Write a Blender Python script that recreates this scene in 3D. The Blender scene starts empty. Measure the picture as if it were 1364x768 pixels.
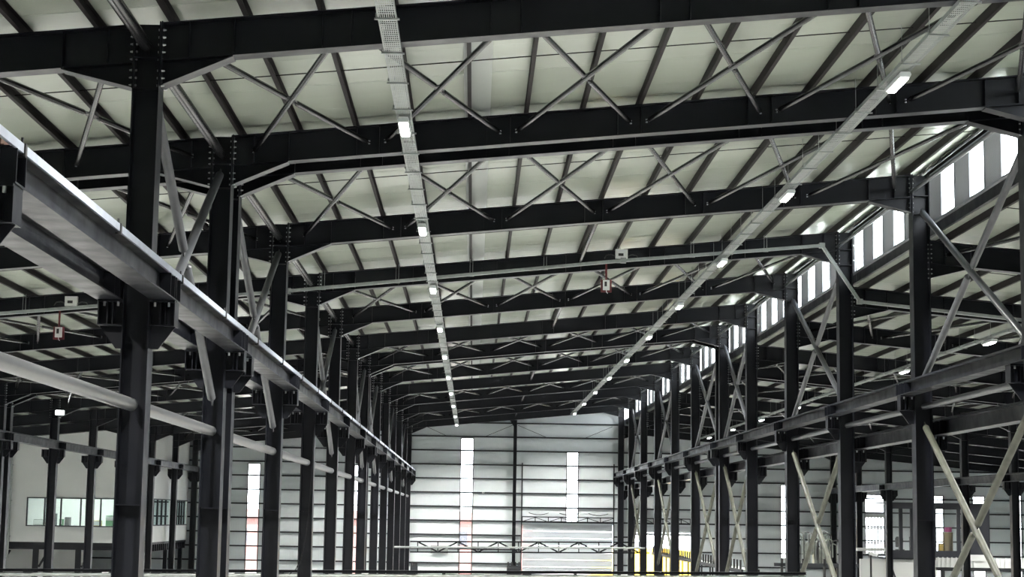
import bpy, math, random
from mathutils import Vector, Matrix

random.seed(4)
C = bpy.context.scene.collection
SC = bpy.context.scene

# ------------------------------------------------------------------ camera
# world: X right across the hall, Y down the hall, Z up, origin at the camera
F_PX = 2352.0
cam_d = bpy.data.cameras.new('camera')
cam = bpy.data.objects.new('camera', cam_d)
C.objects.link(cam)
cam_d.sensor_width = 36.0
cam_d.lens = F_PX / 1364.0 * 36.0
cam_d.clip_start = 0.1
cam_d.clip_end = 2000.0
vy = Vector((-52.0, -(689.0 - 384.0), -F_PX)).normalized()      # world Y seen from the camera
vz = Vector((272.0, 18084.0, -F_PX))
vz = (vz - vy * vz.dot(vy)).normalized()                        # world Z seen from the camera
vx = vy.cross(vz)
cam.matrix_world = Matrix((vx, vy, vz)).to_4x4()
SC.camera = cam

# ------------------------------------------------------------------ sky, exposure
world = bpy.data.worlds.new('overcast_sky')
SC.world = world
world.use_nodes = True
wn = world.node_tree
wn.nodes['Background'].inputs[0].default_value = (0.90, 0.95, 1.0, 1)
wn.nodes['Background'].inputs[1].default_value = 9.0
sun_d = bpy.data.lights.new('sun', 'SUN')
sun_d.energy = 30.0
sun_d.angle = 0.02
sun_d.color = (1.0, 0.96, 0.9)
sun = bpy.data.objects.new('sun', sun_d)
C.objects.link(sun)
sun.rotation_euler = Vector((0.35, 0.55, -0.76)).to_track_quat('-Z', 'Y').to_euler()
SC.view_settings.view_transform = 'Standard'
SC.view_settings.look = 'None'
SC.view_settings.exposure = 1.0
SC.view_settings.gamma = 1.0
SC.view_settings.use_curve_mapping = False
LAMP_W = 900.0
SC.cycles.max_bounces = 8
SC.cycles.diffuse_bounces = 5
SC.cycles.glossy_bounces = 3
SC.cycles.transparent_max_bounces = 12
SC.cycles.sample_clamp_indirect = 8.0

# ------------------------------------------------------------------ materials
def mat(name, col, rough=0.5, metal=0.0, spec=0.5, noise=0.0, nscale=3.0, bump=0.0, rough_noise=0.0):
    m = bpy.data.materials.new(name)
    m.use_nodes = True
    nt = m.node_tree
    b = nt.nodes['Principled BSDF']
    b.inputs['Base Color'].default_value = (*col, 1)
    b.inputs['Roughness'].default_value = rough
    b.inputs['Metallic'].default_value = metal
    b.inputs['Specular IOR Level'].default_value = spec
    if noise or bump or rough_noise:
        tc = nt.nodes.new('ShaderNodeTexCoord')
        n = nt.nodes.new('ShaderNodeTexNoise')
        n.inputs['Scale'].default_value = nscale
        n.inputs['Detail'].default_value = 5
        nt.links.new(tc.outputs['Object'], n.inputs['Vector'])
        if noise:
            r = nt.nodes.new('ShaderNodeMapRange')
            r.inputs['From Min'].default_value = 0.3
            r.inputs['From Max'].default_value = 0.7
            r.inputs['To Min'].default_value = 1 - noise
            r.inputs['To Max'].default_value = 1 + noise
            mx = nt.nodes.new('ShaderNodeVectorMath')
            mx.operation = 'SCALE'
            mx.inputs[0].default_value = col
            nt.links.new(n.outputs['Fac'], r.inputs['Value'])
            nt.links.new(r.outputs['Result'], mx.inputs['Scale'])
            nt.links.new(mx.outputs['Vector'], b.inputs['Base Color'])
        if rough_noise:
            r = nt.nodes.new('ShaderNodeMapRange')
            r.inputs['From Min'].default_value = 0.3
            r.inputs['From Max'].default_value = 0.7
            r.inputs['To Min'].default_value = max(0.05, rough - rough_noise)
            r.inputs['To Max'].default_value = rough + rough_noise
            nt.links.new(n.outputs['Fac'], r.inputs['Value'])
            nt.links.new(r.outputs['Result'], b.inputs['Roughness'])
        if bump:
            bp = nt.nodes.new('ShaderNodeBump')
            bp.inputs['Strength'].default_value = bump
            bp.inputs['Distance'].default_value = 0.02
            nt.links.new(n.outputs['Fac'], bp.inputs['Height'])
            nt.links.new(bp.outputs['Normal'], b.inputs['Normal'])
    return m

def emit(name, col, strength):
    m = bpy.data.materials.new(name)
    m.use_nodes = True
    nt = m.node_tree
    nt.nodes.remove(nt.nodes['Principled BSDF'])
    e = nt.nodes.new('ShaderNodeEmission')
    e.inputs[0].default_value = (*col, 1)
    e.inputs[1].default_value = strength
    nt.links.new(e.outputs[0], nt.nodes['Material Output'].inputs[0])
    return m

def glass(name, tint, refl=0.08, rough=0.05):
    m = bpy.data.materials.new(name)
    m.use_nodes = True
    nt = m.node_tree
    nt.nodes.remove(nt.nodes['Principled BSDF'])
    t = nt.nodes.new('ShaderNodeBsdfTransparent')
    t.inputs[0].default_value = (*tint, 1)
    g = nt.nodes.new('ShaderNodeBsdfGlossy')
    g.inputs['Roughness'].default_value = rough
    mx = nt.nodes.new('ShaderNodeMixShader')
    mx.inputs[0].default_value = refl
    nt.links.new(t.outputs[0], mx.inputs[1])
    nt.links.new(g.outputs[0], mx.inputs[2])
    nt.links.new(mx.outputs[0], nt.nodes['Material Output'].inputs[0])
    return m

M = dict(
    steel=mat('black_steel_paint', (0.0050, 0.0057, 0.0085), 0.40, 0, 0.25, noise=0.15, nscale=2.0, rough_noise=0.08),
    steel2=mat('purlin_dark_paint', (0.016, 0.014, 0.014), 0.6, 0, 0.08, noise=0.2, nscale=3.0),
    tube=mat('grey_tube_paint', (0.055, 0.058, 0.064), 0.36, 0.0, 0.35, noise=0.15, nscale=5.0),
    brace=mat('brace_tube_paint', (0.009, 0.009, 0.010), 0.27, 0.0, 0.3, noise=0.15, nscale=5.0),
    pipe=mat('grey_pipe', (0.040, 0.041, 0.043), 0.34, 0.0, 0.5, noise=0.15, nscale=4.0),
    olive=mat('olive_grey_tube_paint', (0.055, 0.057, 0.042), 0.5, 0, 0.3, noise=0.3, nscale=3.0),
    galv=mat('galvanised_steel', (0.25, 0.27, 0.26), 0.42, 0.1, 0.4, noise=0.12, nscale=8.0),
    bright=mat('bright_rail_steel', (0.45, 0.49, 0.56), 0.3, 0.5, 0.5, noise=0.1, nscale=4.0),
    bolt=mat('zinc_bolt', (0.55, 0.56, 0.57), 0.35, 0.6),
    rust=mat('brown_rail_steel', (0.13, 0.075, 0.055), 0.4, 0.4, noise=0.3, nscale=8.0),
    roof=mat('roof_panel_grey_green', (0.375, 0.405, 0.345), 0.26, 0, 0.5, noise=0.04, nscale=0.6),
    cover=mat('roof_joint_cover', (0.27, 0.29, 0.27), 0.4),
    wall=mat('wall_panel_grey', (0.64, 0.68, 0.69), 0.5, 0, 0.4, noise=0.05, nscale=0.5),
    girt=mat('dark_girt', (0.018, 0.02, 0.023), 0.5, 0, 0.3),
    floor=mat('concrete_floor', (0.36, 0.36, 0.35), 0.35, 0, 0.5, noise=0.15, nscale=0.4, rough_noise=0.1),
    ground=mat('outdoor_concrete', (0.4, 0.39, 0.37), 0.9, noise=0.2, nscale=0.3),
    white=mat('white_plaster', (0.76, 0.77, 0.75), 0.7, noise=0.03, nscale=0.5),
    door=mat('roller_door_white', (0.50, 0.53, 0.55), 0.45),
    louver=mat('louver_grey', (0.20, 0.205, 0.22), 0.5, 0.0),
    lampbody=mat('lamp_white_plastic', (0.75, 0.78, 0.77), 0.4),
    led=emit('led_diffuser', (0.95, 1.0, 0.97), 18.0),
    glow=emit('lit_interior_panel', (0.85, 0.95, 1.0), 1.3),
    pane=glass('window_pane', (0.97, 0.98, 0.98)),
    pane2=glass('office_pane', (0.85, 0.92, 0.90), 0.12),
    red=mat('red_plastic', (0.10, 0.010, 0.012), 0.5),
    dark=mat('black_plastic', (0.02, 0.02, 0.02), 0.4),
    whitep=mat('white_plastic', (0.72, 0.73, 0.72), 0.4),
    yellow=mat('yellow_machine_paint', (0.55, 0.36, 0.03), 0.45),
    pinkwall=mat('red_brick_wall_paint', (0.115, 0.055, 0.05), 0.8, noise=0.2, nscale=1.0),
    green=mat('green_machine_paint', (0.05, 0.32, 0.10), 0.5),
    card=mat('brown_cardboard', (0.35, 0.25, 0.12), 0.8),
    magenta=mat('magenta_plastic', (0.6, 0.03, 0.25), 0.5),
    navy=mat('dark_cabin_paint', (0.02, 0.022, 0.03), 0.4),
    machine=mat('machine_grey_metal', (0.32, 0.34, 0.30), 0.4, 0.5, noise=0.2, nscale=4.0),
)

# ------------------------------------------------------------------ mesh builder
class MB:
    def __init__(s):
        s.v = []; s.f = []; s.sm = []
    def add(s, vs, fs, smooth=False):
        o = len(s.v)
        s.v += [tuple(p) for p in vs]
        for f in fs:
            s.f.append(tuple(i + o for i in f)); s.sm.append(smooth)
        return s
    def box(s, x0, x1, y0, y1, z0, z1):
        return s.add([(x0,y0,z0),(x1,y0,z0),(x1,y1,z0),(x0,y1,z0),(x0,y0,z1),(x1,y0,z1),(x1,y1,z1),(x0,y1,z1)],
                     [(0,3,2,1),(4,5,6,7),(0,1,5,4),(1,2,6,5),(2,3,7,6),(3,0,4,7)])
    def prism(s, poly, y0, y1):
        """poly of (x,z), counter-clockwise seen from -Y, extruded in Y"""
        n = len(poly)
        vs = [(x, y0, z) for x, z in poly] + [(x, y1, z) for x, z in poly]
        fs = [tuple(range(n)), tuple(range(2*n-1, n-1, -1))]
        for i in range(n):
            j = (i+1) % n
            fs.append((i, i+n, j+n, j))
        return s.add(vs, fs)
    def prism_x(s, poly, x0, x1):
        """poly of (y,z), extruded in X"""
        n = len(poly)
        vs = [(x0, y, z) for y, z in poly] + [(x1, y, z) for y, z in poly]
        fs = [tuple(range(n-1, -1, -1)), tuple(range(n, 2*n))]
        for i in range(n):
            j = (i+1) % n
            fs.append((i, j, j+n, i+n))
        return s.add(vs, fs)
    def bar(s, p, q, w, h, up=(0,0,1)):
        p = Vector(p); q = Vector(q); d = (q-p).normalized(); up = Vector(up)
        a = d.cross(up)
        if a.length < 1e-4: a = d.cross(Vector((0,1,0)))
        a.normalize(); b = a.cross(d)
        vs = []
        for c in (p, q):
            for sa, sb in ((-1,-1),(1,-1),(1,1),(-1,1)):
                vs.append(c + a*(w/2*sa) + b*(h/2*sb))
        return s.add(vs, [(0,1,2,3),(7,6,5,4),(0,4,5,1),(1,5,6,2),(2,6,7,3),(3,7,4,0)])
    def tube(s, p, q, r, n=12, caps=True, r2=None):
        p = Vector(p); q = Vector(q); d = (q-p).normalized()
        a = d.cross(Vector((0,0,1)))
        if a.length < 1e-3: a = d.cross(Vector((0,1,0)))
        a.normalize(); b = a.cross(d)
        r2 = r if r2 is None else r2
        vs = []
        for c, rr in ((p, r), (q, r2)):
            for i in range(n):
                t = 2*math.pi*i/n
                vs.append(c + a*(rr*math.cos(t)) + b*(rr*math.sin(t)))
        s.add(vs, [(i, i+n, (i+1) % n + n, (i+1) % n) for i in range(n)], True)
        if caps:
            s.add(vs[:n], [tuple(range(n))]); s.add(vs[n:], [tuple(range(n-1, -1, -1))])
        return s
    def path(s, pts, r, n=8):
        for p, q in zip(pts[:-1], pts[1:]): s.tube(p, q, r, n)
        return s
    def mesh(s, name):
        me = bpy.data.meshes.new(name)
        me.from_pydata(s.v, [], s.f)
        me.polygons.foreach_set('use_smooth', s.sm)
        me.update()
        return me
    def build(s, name, m, parent=None, loc=(0,0,0), kind=None):
        return link(name, s.mesh(name), m, parent, loc, kind)

def link(name, me, m, parent=None, loc=(0,0,0), kind=None):
    if m is not None and not me.materials: me.materials.append(M[m])
    o = bpy.data.objects.new(name, me)
    C.objects.link(o)
    o.location = loc
    if parent is not None: o.parent = parent
    if kind: o['kind'] = kind
    return o

CACHE = {}
def part(name, key, fn, m, parent, loc=(0,0,0), kind=None, label=None):
    """a part whose mesh is made once per key and shared"""
    k = (name, key)
    if k not in CACHE:
        b = MB(); fn(b); CACHE[k] = b.mesh(name)
    o = link(name, CACHE[k], m, parent, loc, kind)
    if label: o['label'] = label
    return o

def tag(o, label, cat, group=None):
    o['label'] = label; o['category'] = cat
    if group: o['group'] = group
    return o
def thing(name, label, cat, loc=(0,0,0), group=None):
    o = bpy.data.objects.new(name, None)
    o.empty_display_size = 0.3
    C.objects.link(o); o.location = loc
    return tag(o, label, cat, group)
def struct(name, loc=(0,0,0)):
    o = bpy.data.objects.new(name, None)
    C.objects.link(o); o.location = loc; o['kind'] = 'structure'
    return o

def seen(x, y, z, m=60):
    """does a world point fall near the frame (used only to leave out what is out of view)"""
    c = cam.matrix_world.inverted() @ Vector((x, y, z)) if False else Vector((vx.x*x+vy.x*y+vz.x*z, vx.y*x+vy.y*y+vz.y*z, vx.z*x+vy.z*y+vz.z*z))
    if c.z > -0.5: return False
    px = 682 + F_PX*c.x/-c.z; py = 384 - F_PX*c.y/-c.z
    return -m < px < 1364+m and -m < py < 768+m

ORD = ['first','second','third','fourth','fifth','sixth','seventh','eighth','ninth','tenth','eleventh','twelfth','thirteenth','fourteenth','fifteenth','sixteenth']

# ------------------------------------------------------------------ layout
FL = -6.5                                   # floor
FRAMES = [18.16, 28.2, 36.85, 38.16, 48.16, 58.16, 68.16, 78.16, 86.9, 88.16, 98.16, 108.16, 118.16, 128.16, 138.16, 148.0]
BAYS = [(0,1),(1,2),(3,4),(4,5),(5,6),(6,7),(7,8),(9,10),(10,11),(11,12),(12,13),(13,14),(14,15)]
BRACED = {1,2,4,6,7,9,11}
SPAN = {'main': (-5.24, 12.05), 'left': (-23.0, -5.67), 'outer left': (-36.0, -23.43), 'right': (12.55, 29.9), 'outer right': (30.4, 48.0)}
def ztop(x):                                # top of the rafters
    return 7.97 + 0.0985*(x + 5.25) if x < 12.3 else 7.83 - 0.088*(x - 12.55)
YEND = 148.9
# ------------------------------------------------------------------ setting
# floor and outdoor ground
MB().box(-37, 50, -14, YEND, FL-0.2, FL).build('floor', 'floor', None, kind='structure')
MB().box(-150, 150, YEND, 420, FL-0.25, FL-0.05).build('ground', 'ground', None, kind='structure')
# side walls and the wall behind the camera
MB().box(-37, -36.6, -14, YEND, FL, 6.0).build('wall_left', 'wall', None, kind='structure')
MB().box(49.0, 49.4, -14, YEND, FL, 6.0).build('wall_right', 'wall', None, kind='structure')
wf = MB()
wf.prism([(-37,FL),(50,FL),(50,6.0),(12.9,8.6),(12.9,10.2),(-37,5.6)], -14.4, -14.0)
wf.build('wall_front', 'wall', None, kind='structure')

# roof: panels one metre wide, purlins, sag rods
def roof(name, x0, x1, purl, ytop0=-14.0):
    r = struct(name)
    n = 0
    zz = (lambda x: 7.97 + 0.0985*(x + 5.25)) if x0 < 0 else (lambda x: 7.83 - 0.088*(x - 12.55))
    y = ytop0
    while y < YEND:
        y2 = min(y + 1.0, YEND)
        q = 0 if y2-y < 0.99 else n % 9
        dz_ = [0, .6, -.9, .3, 1.0, -.5, -.2, .8, -1.0][q]*0.003      # each sheet lies a touch out of true
        def sheet(b):
            l = y2-y-0.006
            a, c = zz(x0)+0.2, zz(x1)+0.2
            b.add([(x0,0.006,a+dz_),(x1,0.006,c+dz_),(x1,l,c-dz_),(x0,l,a-dz_),(x0,0.006,a+.12),(x1,0.006,c+.12),(x1,l,c+.12),(x0,l,a+.12)],
                  [(0,3,2,1),(4,5,6,7),(0,1,5,4),(1,2,6,5),(2,3,7,6),(3,0,4,7)])
        part('roof_panel', (name, round(y2-y, 3), q), sheet, 'roof', r, (0, y, 0))
        n += 1
        y = y2
    # upper skin that closes the joints
    MB().prism([(x0, zz(x0)+0.235), (x1, zz(x1)+0.235), (x1, zz(x1)+0.34), (x0, zz(x0)+0.34)], ytop0, YEND+0.5).build('roof_skin', 'roof', r)
    for x in purl:
        z = zz(x)
        def c_purlin(b):
            L = YEND - 16.0
            b.box(-0.004, 0.004, 0, L, 0.0, 0.2)
            b.box(-0.004, 0.075, 0, L, 0.0, 0.006)
            b.box(-0.004, 0.075, 0, L, 0.194, 0.2)
            b.box(0.069, 0.075, 0, L, 0.0, 0.03)
        part('purlin', 'c', c_purlin, 'steel2', r, (x, 16.0, z))
        # cleats on the rafters
    for a, c in BAYS:
        ym = (FRAMES[a] + FRAMES[c])/2 + 0.2
        part('sag_rod', name, lambda b: b.tube((x0+0.3, 0, zz(x0+0.3)+0.13), (x1-0.3, 0, zz(x1-0.3)+0.13), 0.011, 6), 'steel2', r, (0, ym, 0))
    return r
PURL = [-2.69 + 1.217*k for k in range(-27, 13)]
ceil_main = roof('ceiling', -36.8, 12.86, PURL)
MB().prism([(-0.33, ztop(-0.33)+0.17), (0.22, ztop(0.22)+0.17), (0.22, ztop(0.22)+0.199), (-0.33, ztop(-0.33)+0.199)], 16, YEND).build('joint_cover', 'cover', ceil_main)
ceil_right = roof('ceiling_right', 12.80, 49.2, [13.0 + 1.217*k for k in range(30)])

# clerestory wall over the right row of columns
cl = struct('wall_clerestory')
CX0 = 12.74
MB().box(CX0-0.03, CX0+0.10, 16, YEND, 8.02, 8.36).build('bottom_rail', 'steel', cl)
MB().box(CX0-0.12, CX0-0.03, 16, YEND, 8.30, 8.35).build('sill_flashing', 'louver', cl)
MB().box(CX0-0.05, CX0+0.08, 16, YEND, 9.72, 10.05).build('top_rail', 'steel2', cl)
MB().tube((CX0-0.16, 16, 9.86), (CX0-0.16, YEND, 9.86), 0.075, 10).build('edge_tube', 'brace', cl)
MB().box(CX0-0.08, CX0-0.05, 16, YEND, 9.71, 9.745).build('lower_lip', 'bright', cl)
y = 43.52 - 2.78*10
def louver_mesh(b):
    L = 1.40
    b.box(0.0, 0.05, 0, 0.05, 8.36, 9.72); b.box(0.0, 0.05, L-0.05, L, 8.36, 9.72)
    for i in range(34):
        z = 8.37 + i*0.04
        b.prism_x([(0.05, z), (L-0.05, z), (L-0.05, z+0.012), (0.05, z+0.012)], 0.0, 0.012)
        b.add([(0.0,0.05,z+0.042),(0.0,L-0.05,z+0.042),(0.045,L-0.05,z-0.004),(0.045,0.05,z-0.004)], [(0,1,2,3)])
def pane_mesh(b): b.box(0.02, 0.03, 0, 1.30, 8.36, 9.72)
def pframe_mesh(b):
    for a in (0.0, 1.35): b.box(-0.01, 0.06, a-0.02, a+0.02, 8.36, 9.72)
while y < YEND - 2.8:
    if y > 14:
        part('window_pane', 'c', pane_mesh, 'pane', cl, (CX0, y+0.02, 0))
        part('louver_panel', 'c', louver_mesh, 'louver', cl, (CX0, y+1.36, 0), kind='stuff')
        part('window_frame', 'c', pframe_mesh, 'louver', cl, (CX0, y, 0))
    y += 2.78
MB().box(CX0, CX0+0.1, -14, 16, 8.02, 10.2).build('blank_panel', 'wall', cl)

# end wall with girts, tall light strips and roller doors
wb = struct('wall_back')
WY = 148.75
STRIPS = [(-18.85, -17.85, -6.3, 4.2), (-27.7, -27.1, -6.3, -2.6), (-10.1, -9.35, -6.3, 4.2), (-1.10, -0.06, -6.3, 6.60), (7.80, 8.76, -0.28, 5.58), (25.8, 26.8, -2.95, 3.1),
          (32.9, 34.5, -2.45, 2.4), (38.6, 39.5, -6.3, 2.4), (42.0, 43.0, -6.3, 2.4), (45.4, 46.1, -6.3, 2.7)]
DOORS = [(4.10, 11.72, -0.5), (13.55, 18.9, -0.5)]
cuts = {-36.8, 49.2, 12.8}
for s in STRIPS: cuts |= {s[0], s[1]}
for d in DOORS: cuts |= {d[0], d[1]}
xs = sorted(cuts)
fine = []
for a, c in zip(xs[:-1], xs[1:]):
    n = max(1, round((c-a)/2.8))
    fine += [a + (c-a)*i/n for i in range(n)]
fine.append(xs[-1])
zroof = lambda x: ztop(x) + 0.28 if x <= 12.29 else (ztop(12.29)+0.33 if x < 12.81 else ztop(x)+0.28)
for a, c in zip(fine[:-1], fine[1:]):
    mid = (a+c)/2
    ranges = [(FL, None)]
    for s in STRIPS:
        if s[0] <= mid <= s[1]: ranges = [(FL, s[2]), (s[3], None)]
    for d in DOORS:
        if d[0] <= mid <= d[1]:
            ranges = [(d[2], None)] if not any(s[0] <= mid <= s[1] for s in STRIPS) else [(d[2], -0.28), (5.58, None)]
    for lo, hi in ranges:
        if hi is None:
            poly = [(a+0.012, lo), (c-0.012, lo), (c-0.012, zroof(c-0.012)), (a+0.012, zroof(a+0.012))]
        else:
            poly = [(a+0.012, lo), (c-0.012, lo), (c-0.012, hi), (a+0.012, hi)]
        MB().prism(poly, WY, WY+0.1).build('wall_panel', 'wall', wb)
        poly2 = [(p[0] + (-0.02 if p[0] < mid else 0.02), p[1]) for p in poly]
        MB().prism(poly2, WY+0.03, WY+0.11).build('backing_sheet', 'wall', wb)
for s in STRIPS:
    MB().box(s[0]+0.03, s[1]-0.03, WY+0.03, WY+0.05, s[2], s[3]).build('window_pane', 'pane', wb)
    f = MB()
    f.box(s[0]-0.04, s[0]+0.04, WY-0.03, WY+0.06, s[2], s[3]); f.box(s[1]-0.04, s[1]+0.04, WY-0.03, WY+0.06, s[2], s[3]); f.box(s[0], s[1], WY-0.03, WY+0.06, s[3]-0.04, s[3]+0.04)
    f.build('window_frame', 'girt', wb)
GIRTZ = [7.91 - 1.167*k for k in range(13)]
for k, z in enumerate(GIRTZ):
    segs = [(-36.6, 49.0)]
    if z > 5.9: segs = [(max(-36.6, -5.25 + (z - 7.97 + 0.2)/0.0985 + 1.0), 12.6)]
    elif z > 4.0: segs = [(max(-36.6, -5.25 + (z - 7.97 + 0.2)/0.0985 + 1.0), min(49, 12.55 + (7.83 - z - 0.1)/0.088))]
    out = []
    for a, c in segs:
        pts = [a]
        blocks = [d for d in DOORS if z < -0.4]
        cur = a
        for d in sorted(blocks):
            if d[0]-0.1 > cur: out.append((cur, d[0]-0.1))
            cur = d[1]+0.1
        out.append((cur, c))
    for a, c in out:
        b = MB()
        b.box(a, c, WY-0.17, WY-0.005, z-0.06, z+0.06)
        b.build('girt', 'girt', wb)
# sag ties at the top of the end wall
t = MB()
for (xa, za), (xb, zb) in (((3.2, 7.75), (0.9, 6.76)), ((3.65, 7.75), (6.1, 6.76)), ((11.6, 7.75), (9.3, 6.76)), ((-4.2, 7.6), (-2.3, 6.76))):
    t.tube((xa, WY-0.04, za), (xb, WY-0.04, zb), 0.02, 6)
t.build('tie_rod', 'girt', wb)

# ------------------------------------------------------------------ steel columns
ROWS = {
    'left':      dict(x=-5.67, w=0.43, sides=((-1, 3.38), (1, 3.38)), top=ztop(-5.25)),
    'right':     dict(x=12.07, w=0.48, sides=((-1, 3.50), (1, 2.42)), top=ztop(12.05)),
    'far left':  dict(x=-23.43, w=0.43, sides=((-1, 3.38), (1, 3.38)), top=ztop(-23.2)),
    'far right': dict(x=29.92, w=0.43, sides=((-1, 2.42), (1, 2.42)), top=ztop(30.1)),
}
FB = 0.46                                   # flange width of columns
def column(row, i, n):
    R = ROWS[row]; w = R['w']; top = R['top']; Y = FRAMES[i]
    desc = {'left': 'black steel H column in the left column row', 'right': 'black steel H column in the right column row',
            'far left': 'black steel H column in the far left row', 'far right': 'black steel H column in the far right row'}[row]
    t = thing('steel_column', f'{desc}, {ORD[n]} from the camera', 'column', (R['x'], Y, FL), f'steel columns of the {row} row')
    o = (0, 0, -FL)
    part('web', row, lambda b: b.box(0.012, w-0.012, FB/2-0.008, FB/2+0.008, FL, top), 'steel', t, o)
    part('flange', row, lambda b: b.box(0, 0.02, 0, FB, FL, top), 'steel', t, o)
    part('flange', row+'r', lambda b: b.box(w-0.02, w, 0, FB, FL, top), 'steel', t, o)
    for z in (0.12, top-1.12, top-0.60):
        part('stiffener', row, lambda b: (b.box(0.02, w-0.02, 0.015, FB/2-0.008, -0.01, 0.01), b.box(0.02, w-0.02, FB/2+0.008, FB-0.015, -0.01, 0.01)), 'steel', t, (0, 0, z-FL))
    part('base_plate', row, lambda b: b.box(-0.12, w+0.12, -0.1, FB+0.1, 0, 0.04), 'steel', t)
    for sd, zt in R['sides']:
        ex = 0.40
        def br(b):
            x0 = 0 if sd < 0 else w
            X = lambda d: x0 + sd*d
            def P(pts):
                return pts if sd > 0 else pts[::-1]
            b.box(min(X(0), X(ex)), max(X(0), X(ex)), 0.02, FB-0.02, -0.03, 0.0)
            b.prism(P([(X(0), -0.77), (X(ex*0.32), -0.77), (X(ex), -0.40), (X(ex), -0.03), (X(0), -0.03)]), FB/2-0.012, FB/2+0.012)
            b.box(min(X(0), X(ex)), max(X(0), X(ex)), 0.05, FB-0.05, -0.41, -0.39)
            for d in (0.16, 0.24):
                b.box(min(X(d), X(d+0.016)), max(X(d), X(d+0.016)), 0.06, FB-0.06, -0.40, -0.03)
            b.box(min(X(ex), X(ex-0.016)), max(X(ex), X(ex-0.016)), 0.04, FB-0.04, -0.40, -0.03)
        k = part('crane_bracket', (row, sd), br, 'steel', t, (0, 0, zt-FL))
        if i < 7:
            def bb(b):
                x0 = 0 if sd < 0 else w
                for d in (0.08, 0.30):
                    x = x0 + sd*d
                    for yy in (0.06, FB-0.06):
                        b.tube((x, yy, -0.10), (x, yy, 0.0), 0.022, 6)
            part('bolt_set', (row, sd), bb, 'bolt', k, kind='stuff')
    # knee bolts either side of both flanges
    if i < 11 or row in ('left', 'right'):
        def kb(b):
            for side, x0, zt in ((-1, 0.0, top), (1, w, top)):
                if row == 'right' and side == 1: zt = ztop(12.6)
                for q in range(8):
                    z = zt - 0.12 - q*0.125 - (0.06 if q > 4 else 0)
                    for yy in (0.10, FB-0.10):
                        b.tube((x0 + side*0.020, yy, z), (x0 + side*0.075, yy, z), 0.024, 6, r2=0.012)
                        b.tube((x0 - side*0.022, yy, z), (x0 - side*0.05, yy, z), 0.02, 6)
        part('bolt_rows', row, kb, 'bolt', t, o, kind='stuff')
    if row == 'right' and i in (5, 7, 10, 12, 14):
        part('ladder_frame', 'r', lambda b: (b.bar((w+0.17, 0.24, 8.05), (w+0.17, 0.24, 9.75), 0.03, 0.05), b.bar((w, 0.24, 9.25), (w+0.17, 0.24, 9.25), 0.03, 0.04),
             b.bar((w, 0.24, 8.75), (w+0.17, 0.24, 8.75), 0.03, 0.04)), 'galv', t, o)
    return t

for row in ROWS:
    n = 0
    for i in range(len(FRAMES)):
        if row.startswith('far') and FRAMES[i] < 76: continue
        if row == 'right' and FRAMES[i] < 30: continue
        column(row, i, n); n += 1

# ------------------------------------------------------------------ rafters
def rafter(bay, i, n):
    x0, x1 = SPAN[bay]; Y = FRAMES[i]
    s = -0.088 if 'right' in bay else 0.0985
    zt = ztop(x0 + 0.001); L = x1 - x0; D = 0.62; fb = 0.34; th = 0.022
    where = {'main': 'over the middle bay', 'left': 'over the left bay', 'outer left': 'beyond the far left columns', 'right': 'over the right bay', 'outer right': 'beyond the far right columns'}[bay]
    t = thing('roof_rafter', f'black sloping I-beam rafter {where}, {ORD[n]} from the camera', 'rafter', (x0, Y + (FB-fb)/2, zt), f'rafters {where}')
    sl = lambda x, d=0: s*x + d
    part('web', 'r_'+bay, lambda b: b.prism([(0, sl(0, -D)), (L, sl(L, -D)), (L, sl(L, -th)), (0, sl(0, -th))], fb/2-0.008, fb/2+0.008), 'steel', t)
    part('top_flange', 'r_'+bay, lambda b: b.prism([(0, sl(0, -th)), (L, sl(L, -th)), (L, sl(L)), (0, sl(0))], 0, fb), 'steel', t)
    part('bottom_flange', 'r_'+bay, lambda b: b.prism([(0, sl(0, -D-th)), (L, sl(L, -D-th)), (L, sl(L, -D)), (0, sl(0, -D))], 0, fb), 'steel', t)
    hl, hd = 1.18, 0.40
    def hz(x, z, sgn):
        return [(x, z)]
    def haunchL(b):
        a = (0, sl(0, -D-th-hd)); c = (hl, sl(hl, -D-th))
        b.prism([a, c, (0, sl(0, -D-th))], fb/2-0.008, fb/2+0.008)
        b.prism([(a[0], a[1]-th), (c[0], c[1]-th), c, a], 0, fb)
    def haunchR(b):
        a = (L-hl, sl(L-hl, -D-th)); c = (L, sl(L, -D-th-hd))
        b.prism([a, c, (L, sl(L, -D-th))], fb/2-0.008, fb/2+0.008)
        b.prism([(a[0], a[1]-th), (c[0], c[1]-th), c, a], 0, fb)
    if bay != 'outer left': part('haunch', bay+'l', haunchL, 'steel', t)
    if bay != 'outer right': part('haunch', bay+'r', haunchR, 'steel', t)
    part('end_plate', bay+'l', lambda b: b.box(0, 0.022, -0.01, fb+0.01, -D-hd-0.05, 0.02), 'steel', t)
    part('end_plate', bay+'r', lambda b: b.box(L-0.022, L, -0.01, fb+0.01, sl(L)-D-hd-0.05, sl(L)+0.02), 'steel', t)
    xs = [0.45, hl, 2.62, 3.1, 5.4, 5.9, 8.2, 8.7, 11.0, 11.5, 13.75, 14.2, L-hl, L-0.45]
    if i > 10 or 'outer' in bay: xs = [hl, L-hl]
    for k, x in enumerate(xs):
        if x > L-0.3: continue
        part('stiffener', (bay, k), lambda b: (b.prism([(x-0.006, sl(x, -D)), (x+0.006, sl(x, -D)), (x+0.006, sl(x, -th)), (x-0.006, sl(x, -th))], 0.02, fb/2-0.008)), 'steel', t)
    return t
for bay in SPAN:
    n = 0
    for i in range(len(FRAMES)):
        if bay == 'main' and FRAMES[i] < 20: continue
        if bay == 'left' and FRAMES[i] < 27: continue
        if bay == 'right' and FRAMES[i] < 30: continue
        if bay.startswith('outer') and FRAMES[i] < 76: continue
        if bay == 'outer left' and FRAMES[i] > 126: continue
        rafter(bay, i, n); n += 1

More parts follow.
